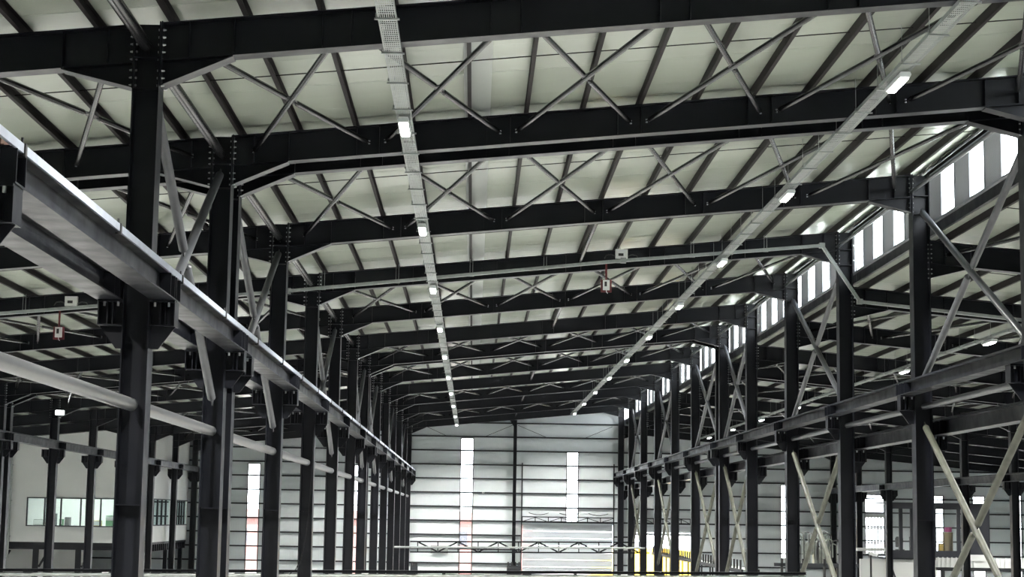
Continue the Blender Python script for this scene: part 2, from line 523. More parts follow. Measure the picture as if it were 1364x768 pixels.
# centre post of the end wall
t = thing('end_wall_post', 'black steel post in the middle of the end wall beside the roller door', 'column', (3.28, 148.0, FL))
zt = ztop(3.4) - 0.66
MB().box(0, 0.02, 0, 0.4, 0, zt-FL).build('flange', 'steel', t); MB().box(0.26, 0.28, 0, 0.4, 0, zt-FL).build('flange', 'steel', t)
MB().box(0.02, 0.26, 0.19, 0.21, 0, zt-FL).build('web', 'steel', t)
MB().prism([(0, zt-FL-0.55), (0, zt-FL), (-0.32, zt-FL-0.03)], 0.18, 0.22).build('gusset', 'steel', t)
for dz in (0, 0.35): pass

# ------------------------------------------------------------------ crane runway beams
def crane_beam(xc, zb, i, j, words, n, inner, bright_rail, depth=0.40):
    ya, yb = FRAMES[i] + (0.02 if i not in (3, 9) else -1.25), FRAMES[j] + 0.0
    L = yb - ya - 0.012
    t = thing('crane_beam', f'black runway beam {words}, {ORD[n]} bay from camera', 'beam', (xc, ya, zb), f'crane beams {words}')
    key = (round(L, 2), depth)
    part('bottom_flange', key, lambda b: b.box(-0.20, 0.20, 0, L, 0, 0.02), 'steel', t)
    part('web', key, lambda b: b.box(-0.01, 0.01, 0, L, 0.02, depth-0.02), 'steel', t)
    part('top_flange', key, lambda b: b.box(-0.15, 0.15, 0, L, depth-0.02, depth), 'steel', t)
    part('rail', key + (bright_rail,), lambda b: (b.box(-0.03, 0.03, 0, L, depth, depth+0.07), b.box(-0.06, 0.06, 0, L, depth, depth+0.012)), 'rust' if bright_rail else 'steel', t)
    for yy in (0.06, L-0.45):
        part('end_stiffener', depth, lambda b: (b.box(-0.19, -0.01, 0, 0.016, 0.02, depth-0.02), b.box(0.01, 0.19, 0, 0.016, 0.02, depth-0.02),
             b.box(-0.19, -0.01, 0.38, 0.396, 0.02, depth-0.02), b.box(0.01, 0.19, 0.38, 0.396, 0.02, depth-0.02)), 'steel', t, (0, yy, 0))
    return t
n = 0
for i, j in BAYS:
    crane_beam(-5.02, 3.38, i, j, 'on the inner side of the left columns', n, 1, True)
    crane_beam(-5.90, 3.38, i, j, 'on the outer side of the left columns', n, 1, False)
    if i >= 1: crane_beam(11.84, 3.50, i, j, 'on the inner side of the right columns', n-1, -1, False, 0.34)
    if i >= 1: crane_beam(12.80, 2.42, i, j, 'on the outer side of the right columns', n-1, 1, False)
    if FRAMES[i] > 76:
        m = n - 6
        crane_beam(-22.78, 3.38, i, j, 'on the far left column row', m, 1, False)
        crane_beam(29.70, 2.42, i, j, 'on the far right column row', m, -1, False)
    n += 1
# bright conductor rail clipped along the left runway beam
cr = thing('conductor_rail', 'bright galvanised conductor rail along the top of the left crane runway', 'rail', (-4.86, 16.6, 3.78))
y = 13.45
while y < 146:
    a, c = max(y, 16.0), min(y + 5.15, 147.5)
    part('rail_length', round(c-a, 2), lambda b: (b.box(-0.012, 0.012, 0, c-a-0.03, 0.0, 0.085), b.box(-0.03, 0.012, 0, c-a-0.03, 0.085, 0.093), b.box(-0.03, 0.012, 0, c-a-0.03, -0.008, 0.0)), 'bright', cr, (0, a-16.6, 0))
    if y > 14:
        part('clip', 'c', lambda b: (b.box(-0.05, 0.03, 0, 0.07, -0.05, 0.10), b.tube((-0.02, 0.035, 0.10), (-0.02, 0.035, 0.17), 0.015, 6)), 'dark', cr, (0, y-16.6-0.03, 0))
    y += 5.15

# ------------------------------------------------------------------ braces
def flat_tube(b, p, q, r, e=0.22):
    """a tube with flattened bolted ends"""
    p = Vector(p); q = Vector(q); d = (q-p).normalized()
    b.tube(p + d*e, q - d*e, r, 12)
    b.tube(p + d*e, p + d*(e-0.10), r, 12, False, r*0.45); b.tube(q - d*e, q - d*(e-0.10), r, 12, False, r*0.45)
    b.bar(p, p + d*e, r*1.3, 0.02); b.bar(q, q - d*e, r*1.3, 0.02)
def roof_x(bay, i, j, k, n, nb, x0, x1):
    ya, yb = FRAMES[i] + FB/2 + 0.03, FRAMES[j] + FB/2 - 0.03
    za, zb = ztop(x0) - 0.36, ztop(x1) - 0.36
    where = {'main': 'middle', 'left': 'left', 'right': 'right'}[bay]
    t = thing('roof_cross_brace', f'crossed dark tubes under the {where} roof, {ORD[nb]} braced bay, {ORD[k]} cross from left', 'brace', (x0, ya, za), f'roof cross braces over the {where} bay')
    W = x1 - x0; H = zb - za; L = yb - ya
    key = (bay, round(L, 2), round(W, 2)); m = 0.17
    c = Vector((W/2, L/2, H/2))
    A = Vector((m, L, H*m/W)); B = Vector((W-m, 0, H*(1-m/W)))
    P = Vector((m, 0, H*m/W)); Q = Vector((W-m, L, H*(1-m/W)))
    d = (Q-P).normalized()
    part('long_tube', key, lambda b: flat_tube(b, A, B, 0.055), 'brace', t)
    part('half_tube', key+('n',), lambda b: flat_tube(b, P, c - d*0.10, 0.055), 'brace', t)
    part('half_tube', key+('f',), lambda b: flat_tube(b, c + d*0.10, Q, 0.055), 'brace', t)
    def gp(b):
        e = (B-A).normalized()
        vs = [c - d*0.42, c + e*0.22, c + d*0.42, c - e*0.22]
        b.add([v + Vector((0,0,-0.008)) for v in vs] + [v + Vector((0,0,0.008)) for v in vs], [(0,3,2,1),(4,5,6,7),(0,1,5,4),(1,2,6,5),(2,3,7,6),(3,0,4,7)])
    part('gusset_plate', key, gp, 'steel', t)
    if ya < 70:
        part('bolt_set', key, lambda b: [b.tube(v + Vector((0, sgn*0.02, -0.03)), v + Vector((0, sgn*0.02, 0.05)), 0.022, 6) for v, sgn in ((A,-1),(B,1),(P,1),(Q,-1))], 'bolt', t, kind='stuff')

def x_nodes(bay):
    if bay == 'main': return [-4.98 + 2.795*k for k in range(7)]
    if bay == 'left': return [-5.93 - 2.795*k for k in range(6, -1, -1)]
    return [12.85 + 2.80*k for k in range(7)]
for bay in ('main', 'left', 'right'):
    nb = 0
    for n, (i, j) in enumerate(BAYS):
        if n not in BRACED: continue
        ns = x_nodes(bay)
        for k in range(6):
            xm = (ns[k] + ns[k+1])/2
            if seen(ns[k], FRAMES[j], ztop(xm)-0.3) or seen(ns[k+1], FRAMES[i], ztop(xm)-0.3) or seen(xm, (FRAMES[i]+FRAMES[j])/2, ztop(xm)-0.3):
                roof_x(bay, i, j, k, n, nb, ns[k], ns[k+1])
        nb += 1

def col_x(xc, i, j, z0, z1, words, k, m):
    ya, yb = FRAMES[i] + FB + 0.02, FRAMES[j] - 0.02
    L = yb - ya; H = z1 - z0
    t = thing('column_cross_brace', f'crossed tube brace {words}, {ORD[k]} from the camera', 'brace', (xc, ya, z0), f'cross braces {words}')
    key = (round(L, 2), round(H, 2), m)
    A, B = Vector((0, 0, 0)), Vector((0, L, H)); P, Q = Vector((0, 0, H)), Vector((0, L, 0)); c = Vector((0, L/2, H/2))
    d = (Q-P).normalized()
    def ft(b, p, q, r=0.088):
        p = Vector(p); q = Vector(q); dd = (q-p).normalized(); e = 0.16
        b.tube(p + dd*e, q - dd*e, r, 14)
        for s0, sg in ((p, 1), (q, -1)):
            b.tube(s0 + dd*(e*sg), s0 + dd*((e-0.05)*sg), r, 14, False, r*0.35)
            b.bar(s0 - dd*(0.05*sg), s0 + dd*(e*sg), 0.025, 0.13)
    part('long_tube', key, lambda b: ft(b, A, B), m, t)
    part('half_tube', key+('n',), lambda b: ft(b, P, c - d*0.10), m, t)
    part('half_tube', key+('f',), lambda b: ft(b, c + d*0.10, Q), m, t)
    part('gusset_plate', key, lambda b: b.bar(c - d*0.38, c + d*0.38, 0.02, 0.16), 'steel', t)
k = 0
for n, (i, j) in enumerate(BAYS):
    if n not in BRACED: continue
    col_x(-5.46, i, j, 2.3, 7.15, 'between the left row columns', k, 'tube')
    if i >= 1:
        col_x(12.31, i, j, 3.95, 8.62, 'above the crane beam in the right row', k, 'tube')
        col_x(12.31, i, j, -2.9, 2.70, 'below the crane beam in the right row', k, 'olive')
    k += 1

def hstrut(name, x, z, r, i, j, m, label, cat, group):
    ya, yb = FRAMES[i] + FB + 0.005, FRAMES[j] - 0.005
    t = thing(name, label, cat, (x, ya, z), group)
    L = yb - ya
    part('tube', (round(L, 2), r), lambda b: b.tube((0, 0, 0), (0, L, 0), r, 18), m, t)
    part('end_plate', (r, 'n'), lambda b: b.box(-0.01, 0.01, -FB/2+0.01, 0.0, -r*0.9, r*0.9), 'steel', t)
    part('end_plate', (r, 'f'), lambda b: b.box(-0.01, 0.01, 0, FB/2-0.01, -r*0.9, r*0.9), 'steel', t, (0, L, 0))
    return t
for n, (i, j) in enumerate(BAYS):
    o = ORD[n]
    hstrut('wall_strut', -5.46, 1.70, 0.105, i, j, 'pipe', f'large grey tube strut between the left row columns, {o} bay from the camera', 'strut', 'tube struts of the left row')
    hstrut('eaves_tie', -5.46, ztop(-5.46)-0.40, 0.10, i, j, 'brace', f'dark eaves tube tying the left column tops, {o} bay from the camera', 'strut', 'eaves ties of the left row')
    if i >= 1:
        o = ORD[n-1]
        hstrut('wall_strut', 12.31, 3.20, 0.085, i, j, 'tube', f'grey tube strut between the right row columns, {o} bay from the camera', 'strut', 'tube struts of the right row')
        hstrut('eaves_tie', 12.05, ztop(12.05)-0.50, 0.055, i, j, 'tube', f'tube tying the right column tops, {o} bay from the camera', 'strut', 'eaves ties of the right row')
        if n not in BRACED:
            hstrut('rafter_tie', 3.40, ztop(3.4)-0.34, 0.065, i, j, 'brace', f'single tube between middle bay rafters, without crossed braces, {o} bay from the camera', 'strut', 'single rafter ties')

# ------------------------------------------------------------------ cable trays, lamps
def lamp(x, y, z, label, group, watt=LAMP_W, mesh_key='a', tilt=0.0):
    t = thing('ceiling_lamp', label, 'lamp', (x, y, z), group)
    part('lamp_body', mesh_key, lambda b: b.prism([(-0.11, 0.0), (-0.09, -0.05), (0.09, -0.05), (0.11, 0.0), (0.09, 0.05), (-0.09, 0.05)], -0.62, 0.62), 'lampbody', t)
    part('diffuser', mesh_key, lambda b: b.prism([(-0.085, -0.052), (-0.065, -0.085), (0.065, -0.085), (0.085, -0.052)], -0.52, 0.52), 'led', t)
    ld = LIGHTS.get(watt)
    if ld is None:
        ld = bpy.data.lights.new('lamp_light', 'AREA'); ld.shape = 'RECTANGLE'; ld.size = 0.14; ld.size_y = 1.0; ld.energy = watt; ld.spread = math.radians(135); ld.color = (1.0, 0.99, 0.95)
        LIGHTS[watt] = ld
    lo = bpy.data.objects.new('lamp_light', ld); C.objects.link(lo); lo.parent = t; lo.location = (0, 0, -0.10)
    return t
LIGHTS = {}
def tray(x, z, y0, y1, label, rodlen, w=0.24):
    t = thing('cable_tray', label, 'cable tray', (x, y0, z))
    y = y0; L = 3.0
    while y < y1 - 0.1:
        c = min(y + L, y1)
        def tr(b):
            l = c - y - 0.006
            n = 9
            # slotted base: bars along and across, real gaps between
            for q in range(n):
                xx = -w/2 + 0.012 + q*(w-0.024)/(n-1)
                b.box(xx-0.0075, xx+0.0075, 0, l, 0.0, 0.003)
            for q in range(int(l/0.12)):
                b.box(-w/2, w/2, q*0.12, q*0.12+0.05, 0.0031, 0.005)
            b.box(-w/2-0.003, -w/2, 0, l, 0, 0.075); b.box(w/2, w/2+0.003, 0, l, 0, 0.075)
            b.box(-w/2-0.003, -w/2+0.012, 0, l, 0.075, 0.078); b.box(w/2-0.012, w/2+0.003, 0, l, 0.075, 0.078)
        part('tray_section', (w, round(c-y, 2)), tr, 'galv', t, (0, y-y0, 0))
        y = c
    y = y0 + 1.0
    rods = MB()
    while y < y1:
        def hg(b):
            b.tube((-(w/2+0.02), 0, 0), (-(w/2+0.02), 0, rodlen), 0.006, 6)
            b.box(-(w/2+0.035), -(w/2+0.005), -0.02, 0.02, 0.02, 0.07)
            b.bar((-w/2-0.05, 0, -0.015), (w/2+0.05, 0, -0.015), 0.04, 0.025)
        part('hanger', (w, rodlen), hg, 'galv', t, (0, y-y0, 0))
        y += 2.0
    return t
tray(-1.434, 7.47, 17.0, 144.5, 'long galvanised cable tray hung left of the middle, carrying a row of lamps', 0.83, 0.28)
tray(8.02, 8.53, 17.0, 145.5, 'long galvanised cable tray hung right of the middle, carrying a row of lamps', 0.73, 0.28)
tray(18.1, 6.52, 40.0, 144.0, 'galvanised cable tray with lamps under the right bay roof', 0.82, 0.22)
for k in range(10):
    y = 33.0 + 12.07*k
    lamp(-1.434, y, 7.36, f'white lit batten lamp under the left cable tray, {ORD[k]} from the camera', 'lamps under the left cable tray')
    lamp(8.02, y, 8.42, f'white lit batten lamp under the right cable tray, {ORD[k]} from the camera', 'lamps under the right cable tray')
for k in range(7):
    lamp(18.1, 61.6 + 12.4*k, 6.41, f'lit batten lamp in the right bay beyond the columns, {ORD[k]} from the camera', 'lamps in the right bay')
for k in range(11):  # added row, mostly hidden by the crane beam, to brighten the left bay
    lamp(-9.2, 22.0 + 11.9*k, 6.74, f'added fill lamp over the left bay beside the left columns, {ORD[k]} from the camera', 'added fill lamps beside the left columns')
    if 1 < k < 9: lamp(-18.0, 17.5 + 11.9*k, 5.62, f'added fill lamp in the middle of the left bay, {ORD[k-2]} from the camera', 'added fill lamps in the middle of the left bay')  # second added fill row, on the sightline behind the tube strut
for k in range(4):  # added lamps that lift the light on the office front
    lamp(-30.3, 76.0 + 12.4*k, 4.62, f'added fill lamp beyond the far left columns, {ORD[k]} from the camera', 'added fill lamps beyond the far left columns')
for k in range(9):  # nearer lamps are added out of view to brighten the outer right roof
    lamp(38.5, 39.4 + 12.4*k, 4.62, f'lit batten lamp of partly added row beyond the far right columns, {ORD[k]} from the camera', 'lamps beyond the far right columns')
for k in range(3):
    lamp(18.1, 24.4 + 12.4*k, 6.41, f'lit batten lamp over the near right bay, {ORD[k]}', 'lamps over the near right bay')
for k in range(2):  # unseen lamps added behind the camera to light the near roof
    lamp(-1.434, 8.86 - 12.07*k, 7.36, f'added fill lamp behind the view on the left tray line, {ORD[k]}', 'added fill lamps behind the view')
    lamp(8.02, 8.86 - 12.07*k, 8.42, f'added fill lamp behind the view on the right tray line, {ORD[k]}', 'added fill lamps behind the view')
lamp(-1.434, 20.93, 7.36, 'lit batten lamp overhead before the first lamp in view, left tray line', 'lamps near the camera')
lamp(8.02, 20.93, 8.42, 'lit batten lamp overhead before the first lamp in view, right tray line', 'lamps near the camera')

# ------------------------------------------------------------------ transverse busbar duct with its boxes
duct_pts = [(-23.0, 5.66), (-6.2, 7.29), (4.82, 8.50), (11.42, 9.12), (12.66, 7.27), (29.0, 5.70)]
DY = 57.70
t = thing('busbar_duct', 'pale galvanised duct crossing the hall below the rafters, bent down at the right column', 'duct', (0, DY, 8.0))
for k, (p, q) in enumerate(zip(duct_pts[:-1], duct_pts[1:])):
    b = MB()
    b.bar((p[0], 0, p[1]-8), (q[0], 0, q[1]-8), 0.13, 0.10, (0, 0, 1))
    b.bar((p[0], -0.072, p[1]-8+0.02), (q[0], -0.072, q[1]-8+0.02), 0.012, 0.03, (0, 0, 1))
    b.build('duct_length', 'galv', t)
    if k > 0: MB().box(-0.09, 0.09, -0.085, 0.085, -0.085, 0.085).build('elbow', 'galv', t, (p[0], 0, p[1]-8))
def dz(x):
    for p, q in zip(duct_pts[:-1], duct_pts[1:]):
        if p[0] <= x <= q[0]: return p[1] + (q[1]-p[1])*(x-p[0])/(q[0]-p[0])
for k in range(-7, 10):
    x = -2.69 + 1.217*2*k + 0.06
    if not -22.5 < x < 11.3: continue
    b = MB(); top = ztop(x) + 0.01
    for dx in (-0.045, 0.045): b.tube((dx, 0.0, 0.0), (dx, 0.0, top - dz(x)), 0.009, 6)
    b.bar((-0.09, 0, -0.06), (0.09, 0, -0.06), 0.04, 0.02)
    b.build('hanger_rod', 'galv', t, (x, 0, dz(x)-8))
def tap_box(x, where):
    z = dz(x) + 0.055
    g = thing('tap_off_box', f'white power box with dark display on the crossing duct, {where}', 'electrical box', (x, DY, z), 'boxes on the crossing duct')
    MB().box(-0.20, 0.20, -0.08, 0.08, 0, 0.32).build('housing', 'whitep', g)
    MB().box(-0.11, 0.06, -0.086, -0.078, 0.09, 0.18).build('display', 'dark', g)
    for sx in (-1, 1):
        pts = [(sx*0.20, 0, 0.09), (sx*0.34, 0, 0.15), (sx*0.50, 0, 0.12), (sx*0.56, 0, 0.01)]
        MB().path(pts, 0.018, 8).build('cable_loop', 'dark', g)
    return g
def hang_unit(x, where):
    z = dz(x) - 0.06
    g = thing('pendant_control', f'white control box on hanging red board, {where}', 'control box', (x, DY, z), 'red pendant controls')
    MB().box(-0.03, 0.03, -0.01, 0.01, -0.55, 0.0).build('strap', 'red', g)
    MB().box(-0.18, 0.18, -0.015, 0.015, -0.95, -0.53).build('board', 'red', g)
    h = MB().box(-0.11, 0.11, -0.08, -0.015, -0.88, -0.55).build('housing', 'whitep', g)
    MB().box(-0.06, 0.02, -0.086, -0.08, -0.76, -0.60).build('display', 'dark', h)
    MB().path([(0, -0.04, -0.88), (0.01, -0.05, -0.95), (0.05, -0.05, -0.99)], 0.012, 6).build('cable_tail', 'whitep', g)
tap_box(4.76, 'in the middle bay'); hang_unit(4.26, 'in the middle bay')
tap_box(-13.27, 'in the left bay'); hang_unit(-13.63, 'in the left bay')

# ------------------------------------------------------------------ roller doors in the end wall
def roller_door(name, x0, x1, ztop_, zbot, arms):
    d = struct(name, ((x0+x1)/2, WY, FL))
    o = lambda x, y, z: (x-(x0+x1)/2, y-WY, z-FL)
    z = ztop_
    k = 0
    while z > zbot + 0.05:
        zl = max(z-0.585, zbot)
        def pn(b):
            w = x1-x0
            b.box(0.05, w-0.05, -0.02, 0.02, zl-z+0.012, -0.012)
            b.box(0.45, w-0.45, -0.05, -0.02, -0.09, -0.03)
            b.box(0.45, w-0.45, -0.035, -0.02, zl-z+0.06, -0.16)
        part('door_panel', (name, round(z-zl, 2)), pn, 'door', d, o(x0, WY-0.06, z))
        z = zl; k += 1
    for x in (x0-0.08, x1-0.0):
        MB().box(x, x+0.09, WY-0.12, WY-0.01, FL, 4.62 if arms else 0.3).build('guide_rail', 'girt', d, o(0, 0, 0)[0:0] or (-(x0+x1)/2, -WY, -FL))
    b = MB(); off = (-(x0+x1)/2, -WY, -FL)
    yy = WY-0.45
    b.box(x0-0.05, x1+0.05, yy-0.04, yy+0.04, 0.10, 0.18); b.box(x0-0.05, x1+0.05, yy-0.04, yy+0.04, -0.34, -0.26)
    b.build('header_chords', 'steel', d, off)
    n = 7; w = (x1-x0)/n
    for q in range(n+1):
        MB().box(x0+q*w-0.035, x0+q*w+0.035, yy-0.035, yy+0.035, -0.26, 0.10).build('header_post', 'steel', d, off)
    for q in range(n):
        a, c = (-0.24, 0.08) if q % 2 == 0 else (0.08, -0.24)
        MB().bar((x0+q*w+0.04, yy, a), (x0+(q+1)*w-0.04, yy, c), 0.05, 0.05).build('header_diagonal', 'steel', d, off)
    MB().box(x0, x1, WY-0.50, WY-0.02, -0.26, -0.20).build('header_shelf', 'girt', d, off)
    if arms:
        for xa in (4.65, 7.20, 9.65):
            pts = [(xa + 1.65*u, WY-0.25, 0.48 - 0.16*math.sin(math.pi*u)) for u in (0, .1, .25, .4, .6, .75, .9, 1)]
            MB().path(pts, 0.03, 6).build('spring_arm', 'girt', d, off)
    return d
roller_door('door_1', 4.10, 11.72, -0.45, FL+0.05, True)
roller_door('door_2', 13.55, 18.9, -0.45, -1.28, False)

# ------------------------------------------------------------------ lattice girder with pipe before the end wall
TY = 128.9
t = thing('lattice_girder', 'thin black lattice girder crossing in front of the end wall roller door', 'truss', (-4.5, TY, -2.52))
t.rotation_euler.y = -0.0103
for z in (0.0, 0.75): MB().box(0, 17.3, -0.05, 0.05, z-0.05, z+0.05).build('chord', 'steel', t)
for q in range(12):
    x = 0.55 + 1.455*q
    MB().box(x-0.035, x+0.035, -0.03, 0.03, 0.05, 0.70).build('lattice_post', 'steel', t)
    if q < 11:
        a, c = (0.70, 0.05) if q % 2 == 0 else (0.05, 0.70)
        MB().bar((x+0.06, 0, a), (x+1.455-0.06, 0, c), 0.05, 0.11).build('lattice_diagonal', 'steel', t)
t = thing('pale_pipe', 'pale grey pipe running level along the black lattice girder', 'pipe', (-5.6, 127.95, -2.17))
t.rotation_euler.y = -0.0103
MB().tube((0, 0, 0), (18.0, 0, 0), 0.07, 14).build('pipe_run', 'galv', t)
for q in range(7): MB().box(0.9+2.9*q-0.03, 0.9+2.9*q+0.03, -0.1, 0.1, -0.11, -0.08).build('pipe_clamp', 'girt', t)

# long dark beam with pale pipe below it, low across the bays
BY = 64.0
t = thing('crossing_beam', 'long dark level beam low across the hall along the bottom of the view', 'beam', (-24.0, BY, -2.125))
t.rotation_euler.y = -0.0096
MB().box(0, 36.0, -0.10, 0.10, -0.085, -0.068).build('bottom_flange', 'steel', t); MB().box(0, 36.0, -0.10, 0.10, 0, 0.014).build('top_flange', 'steel', t); MB().box(0, 36.0, -0.008, 0.008, -0.068, 0).build('web', 'steel', t)
p = thing('cable_pipe', 'pale green grey pipe hung just under the long low crossing beam', 'pipe', (-24.0, BY, -2.31))
p.rotation_euler.y = -0.0096
MB().tube((0, 0, 0), (36.0, 0, 0), 0.075, 12).build('pipe_run', 'galv', p)
random.seed(9)
for q in range(24):
    x = 0.7 + 1.5*q + random.uniform(-.3, .3)
    part('pipe_saddle', q % 3, lambda b: b.box(-0.06-0.05*(q % 3), 0.06+0.05*(q % 3), -0.09, 0.09, 0.06, 0.095), 'whitep' if q % 2 else 'girt', p, (x, 0, 0))

# ------------------------------------------------------------------ office box at the back left
OX, OY = -23.75, 127.0
of = thing('raised_office', 'white raised office front with dark framed windows behind the far left columns', 'office', (-30.0, OY, FL))
os_ = thing('office_wing', 'white side wall of the raised office with two mullioned windows, running to the end wall', 'office', (-30.0, OY, FL))
off = (30.0, -OY, -FL)
WZ0, WZ1 = -1.0, 0.92
zo = lambda x: ztop(x) - 0.12
fx0, fx1 = -31.63, -24.0
front = MB()
front.prism([(-36.5, -2.17), (OX, -2.17), (OX, WZ0), (-36.5, WZ0)], OY, OY+0.15)
front.prism([(-36.5, WZ1), (OX, WZ1), (OX, zo(OX)), (-36.5, zo(-36.5))], OY, OY+0.15)
front.box(-36.5, fx0, OY, OY+0.15, WZ0, WZ1); front.box(fx1, OX, OY, OY+0.15, WZ0, WZ1)
front.build('front_wall', 'white', of, off)
sd = MB(); y1 = WY - 0.2
wins = [(131.0, 140.1), (142.2, 148.2)]
sd.box(OX-0.15, OX, OY+0.15, y1, -2.17, -0.93); sd.box(OX-0.15, OX, OY+0.15, y1, 1.02, zo(OX))
sd.box(OX-0.15, OX, OY+0.15, wins[0][0], -0.93, 1.02); sd.box(OX-0.15, OX, wins[0][1], wins[1][0], -0.93, 1.02); sd.box(OX-0.15, OX, wins[1][1], y1, -0.93, 1.02)
sd.build('side_wall', 'white', os_, off)
MB().box(-36.5, OX-0.15, OY+0.15, y1, -2.17, -2.0).build('floor_office', 'floor', None, kind='structure')
MB().box(-36.5, OX-0.15, OY+0.15, y1, 2.2, 2.3).build('ceiling_office', 'white', None, kind='structure')
MB().box(-36.5, OX-0.15, OY+5.5, OY+5.6, -2.0, 2.2).build('wall_office', 'white', None, kind='structure')
fr = MB()
fr.box(fx0-0.05, fx1+0.05, OY-0.05, OY+0.1, WZ0-0.06, WZ0+0.02); fr.box(fx0-0.05, fx1+0.05, OY-0.05, OY+0.1, WZ1-0.02, WZ1+0.06)
fr.box(fx0-0.05, fx0+0.03, OY-0.05, OY+0.1, WZ0, WZ1); fr.box(fx1-0.03, fx1+0.05, OY-0.05, OY+0.1, WZ0, WZ1)
f = fr.build('window_frame', 'navy', of, off)
mx = [fx0, -30.4, -29.25, -27.85, -26.44, -25.2, fx1]
for a, c in zip(mx[:-1], mx[1:]):
    MB().box(a+0.03, c-0.03, OY+0.02, OY+0.035, WZ0+0.02, WZ1-0.02).build('window_pane', 'pane2', f)
    if c < fx1: MB().box(c-0.05, c+0.05, OY-0.04, OY+0.09, WZ0, WZ1).build('mullion', 'navy', f)
for a, c in wins:
    fr = MB()
    for z in (-0.93, 1.02): fr.box(OX-0.1, OX+0.04, a, c, z-0.04, z+0.04)
    f = fr.build('window_frame', 'girt', os_, off)
    n = 5
    for q in range(n):
        ya, yb = a+(c-a)*q/n, a+(c-a)*(q+1)/n
        MB().box(OX-0.05, OX-0.035, ya+0.05, yb-0.05, -0.9, 0.98).build('window_pane', 'pane2', f)
        MB().box(OX-0.1, OX+0.04, ya-0.05, ya+0.05, -0.93, 1.02).build('mullion', 'girt', f)
# floor beams and joist ends under the office
MB().box(-36.5, OX, OY, OY+0.14, -2.68, -2.17).build('edge_beam', 'steel', of, off)
MB().box(OX-0.35, OX-0.05, OY+0.16, y1, -2.34, -2.17).build('edge_beam', 'steel', os_, off)
for q in range(24):
    part('joist_end', 'j', lambda b: b.box(-0.3, 0.0, -0.09, 0.09, -0.5, 0.0), 'steel', os_, (OX-0.05+30.0, 0.9+0.88*q, -2.34-FL))
for x in (-33.6, -30.9, -27.9, -24.2):
    MB().box(x-0.2, x+0.2, OY, OY+0.14, FL, -2.68).build('office_post', 'steel', of, off)
    MB().bar((x+0.25, OY+0.07, -3.9), (x+0.9, OY+0.07, -2.75), 0.12, 0.14).build('knee_brace', 'steel', of, off)
for yy in (134, 141, 148):
    MB().box(-24.3, -24.0, yy-0.2, yy+0.2, FL, -2.34).build('office_post', 'steel', os_, off)
MB().box(-36.5, -27.9, OY+4.0, OY+4.2, FL, -2.2).build('wall_office_back', 'white', None, kind='structure')
# what stands in the office
for k, (x, w, h, m, nm, lab, cat) in enumerate([
        (-30.05, 0.36, 0.85, 'girt', 'filing_cabinet', 'tall dark grey cabinet behind the office window', 'cabinet'),
        (-29.05, 0.34, 0.60, 'girt', 'equipment_cabinet', 'short dark grey cabinet beside the office window mullion', 'cabinet'),
        (-29.5, 0.25, 0.45, 'green', 'green_bottle_crate', 'small green crate between two cabinets in the office', 'crate'),
        (-27.1, 0.9, 0.40, 'yellow', 'yellow_box', 'low yellow box on the office sill', 'box'),
        (-25.9, 0.8, 0.75, 'green', 'green_machine', 'bright green machine behind the right office pane', 'machine'),
        (-31.1, 0.7, 0.42, 'machine', 'grey_printer', 'grey printer behind the leftmost office pane', 'printer')]):
    g = thing(nm, lab, cat, (x, OY+1.2, -2.0))
    d = h + 0.95 if False else 1.0 + h
    MB().box(-w/2, w/2, 0, 0.5, 0.06, d).build('body', m, g)
    MB().box(-w/2+0.03, w/2-0.03, -0.02, 0.0, d-0.35, d-0.05).build('front_panel', 'whitep' if m != 'girt' else 'dark', g)
    for sx in (-1, 1):
        for yy in (0.05, 0.40): MB().box(sx*(w/2-0.06)-0.03, sx*(w/2-0.06)+0.03, yy, yy+0.05, 0, 0.06).build('foot', 'dark', g)
for x, yl, lab in ((-30.2, OY+2.6, 'left front'), (-26.6, OY+2.6, 'right front'), (-26.5, OY+9.5, 'middle'), (-26.5, OY+17.0, 'rear')):
    g = thing('office_lamp', f'flat lit panel lamp on the office ceiling, {lab} one', 'lamp', (x, yl, 2.17))
    MB().box(-0.65, 0.65, -0.35, 0.35, -0.06, 0).build('lamp_body', 'lampbody', g)
    MB().box(-0.6, 0.6, -0.3, 0.3, -0.07, -0.06).build('diffuser', 'led', g)
    ld = bpy.data.lights.new('lamp_light', 'AREA'); ld.shape = 'RECTANGLE'; ld.size = 1.2; ld.size_y = 0.6; ld.energy = 80
    lo = bpy.data.objects.new('lamp_light', ld); C.objects.link(lo); lo.parent = g; lo.location = (0, 0, -0.09)
t = thing('downpipe', 'grey downpipe on the front of the white office, far left', 'pipe', (-32.85, OY-0.3, -3.3))
MB().tube((0, 0, 0), (0, 0, 7.3), 0.13, 12).build('pipe_run', 'galv', t)
for z in (1.5, 4.0, 6.5): MB().box(-0.17, 0.17, -0.1, 0.18, z, z+0.05).build('pipe_clamp', 'galv', t)

# floodlight on the far left column
t = thing('floodlight', 'small white floodlight on a far left column under the roof', 'lamp', (-22.85, 97.9, 5.25))
MB().box(-0.25, 0.25, -0.08, 0.08, 0, 0.28).build('lamp_body', 'lampbody', t)
MB().box(-0.21, 0.21, -0.10, -0.08, 0.03, 0.25).build('diffuser', 'led', t)
MB().box(-0.20, -0.14, -0.02, 0.2, 0.28, 0.32).build('bracket', 'dark', t)

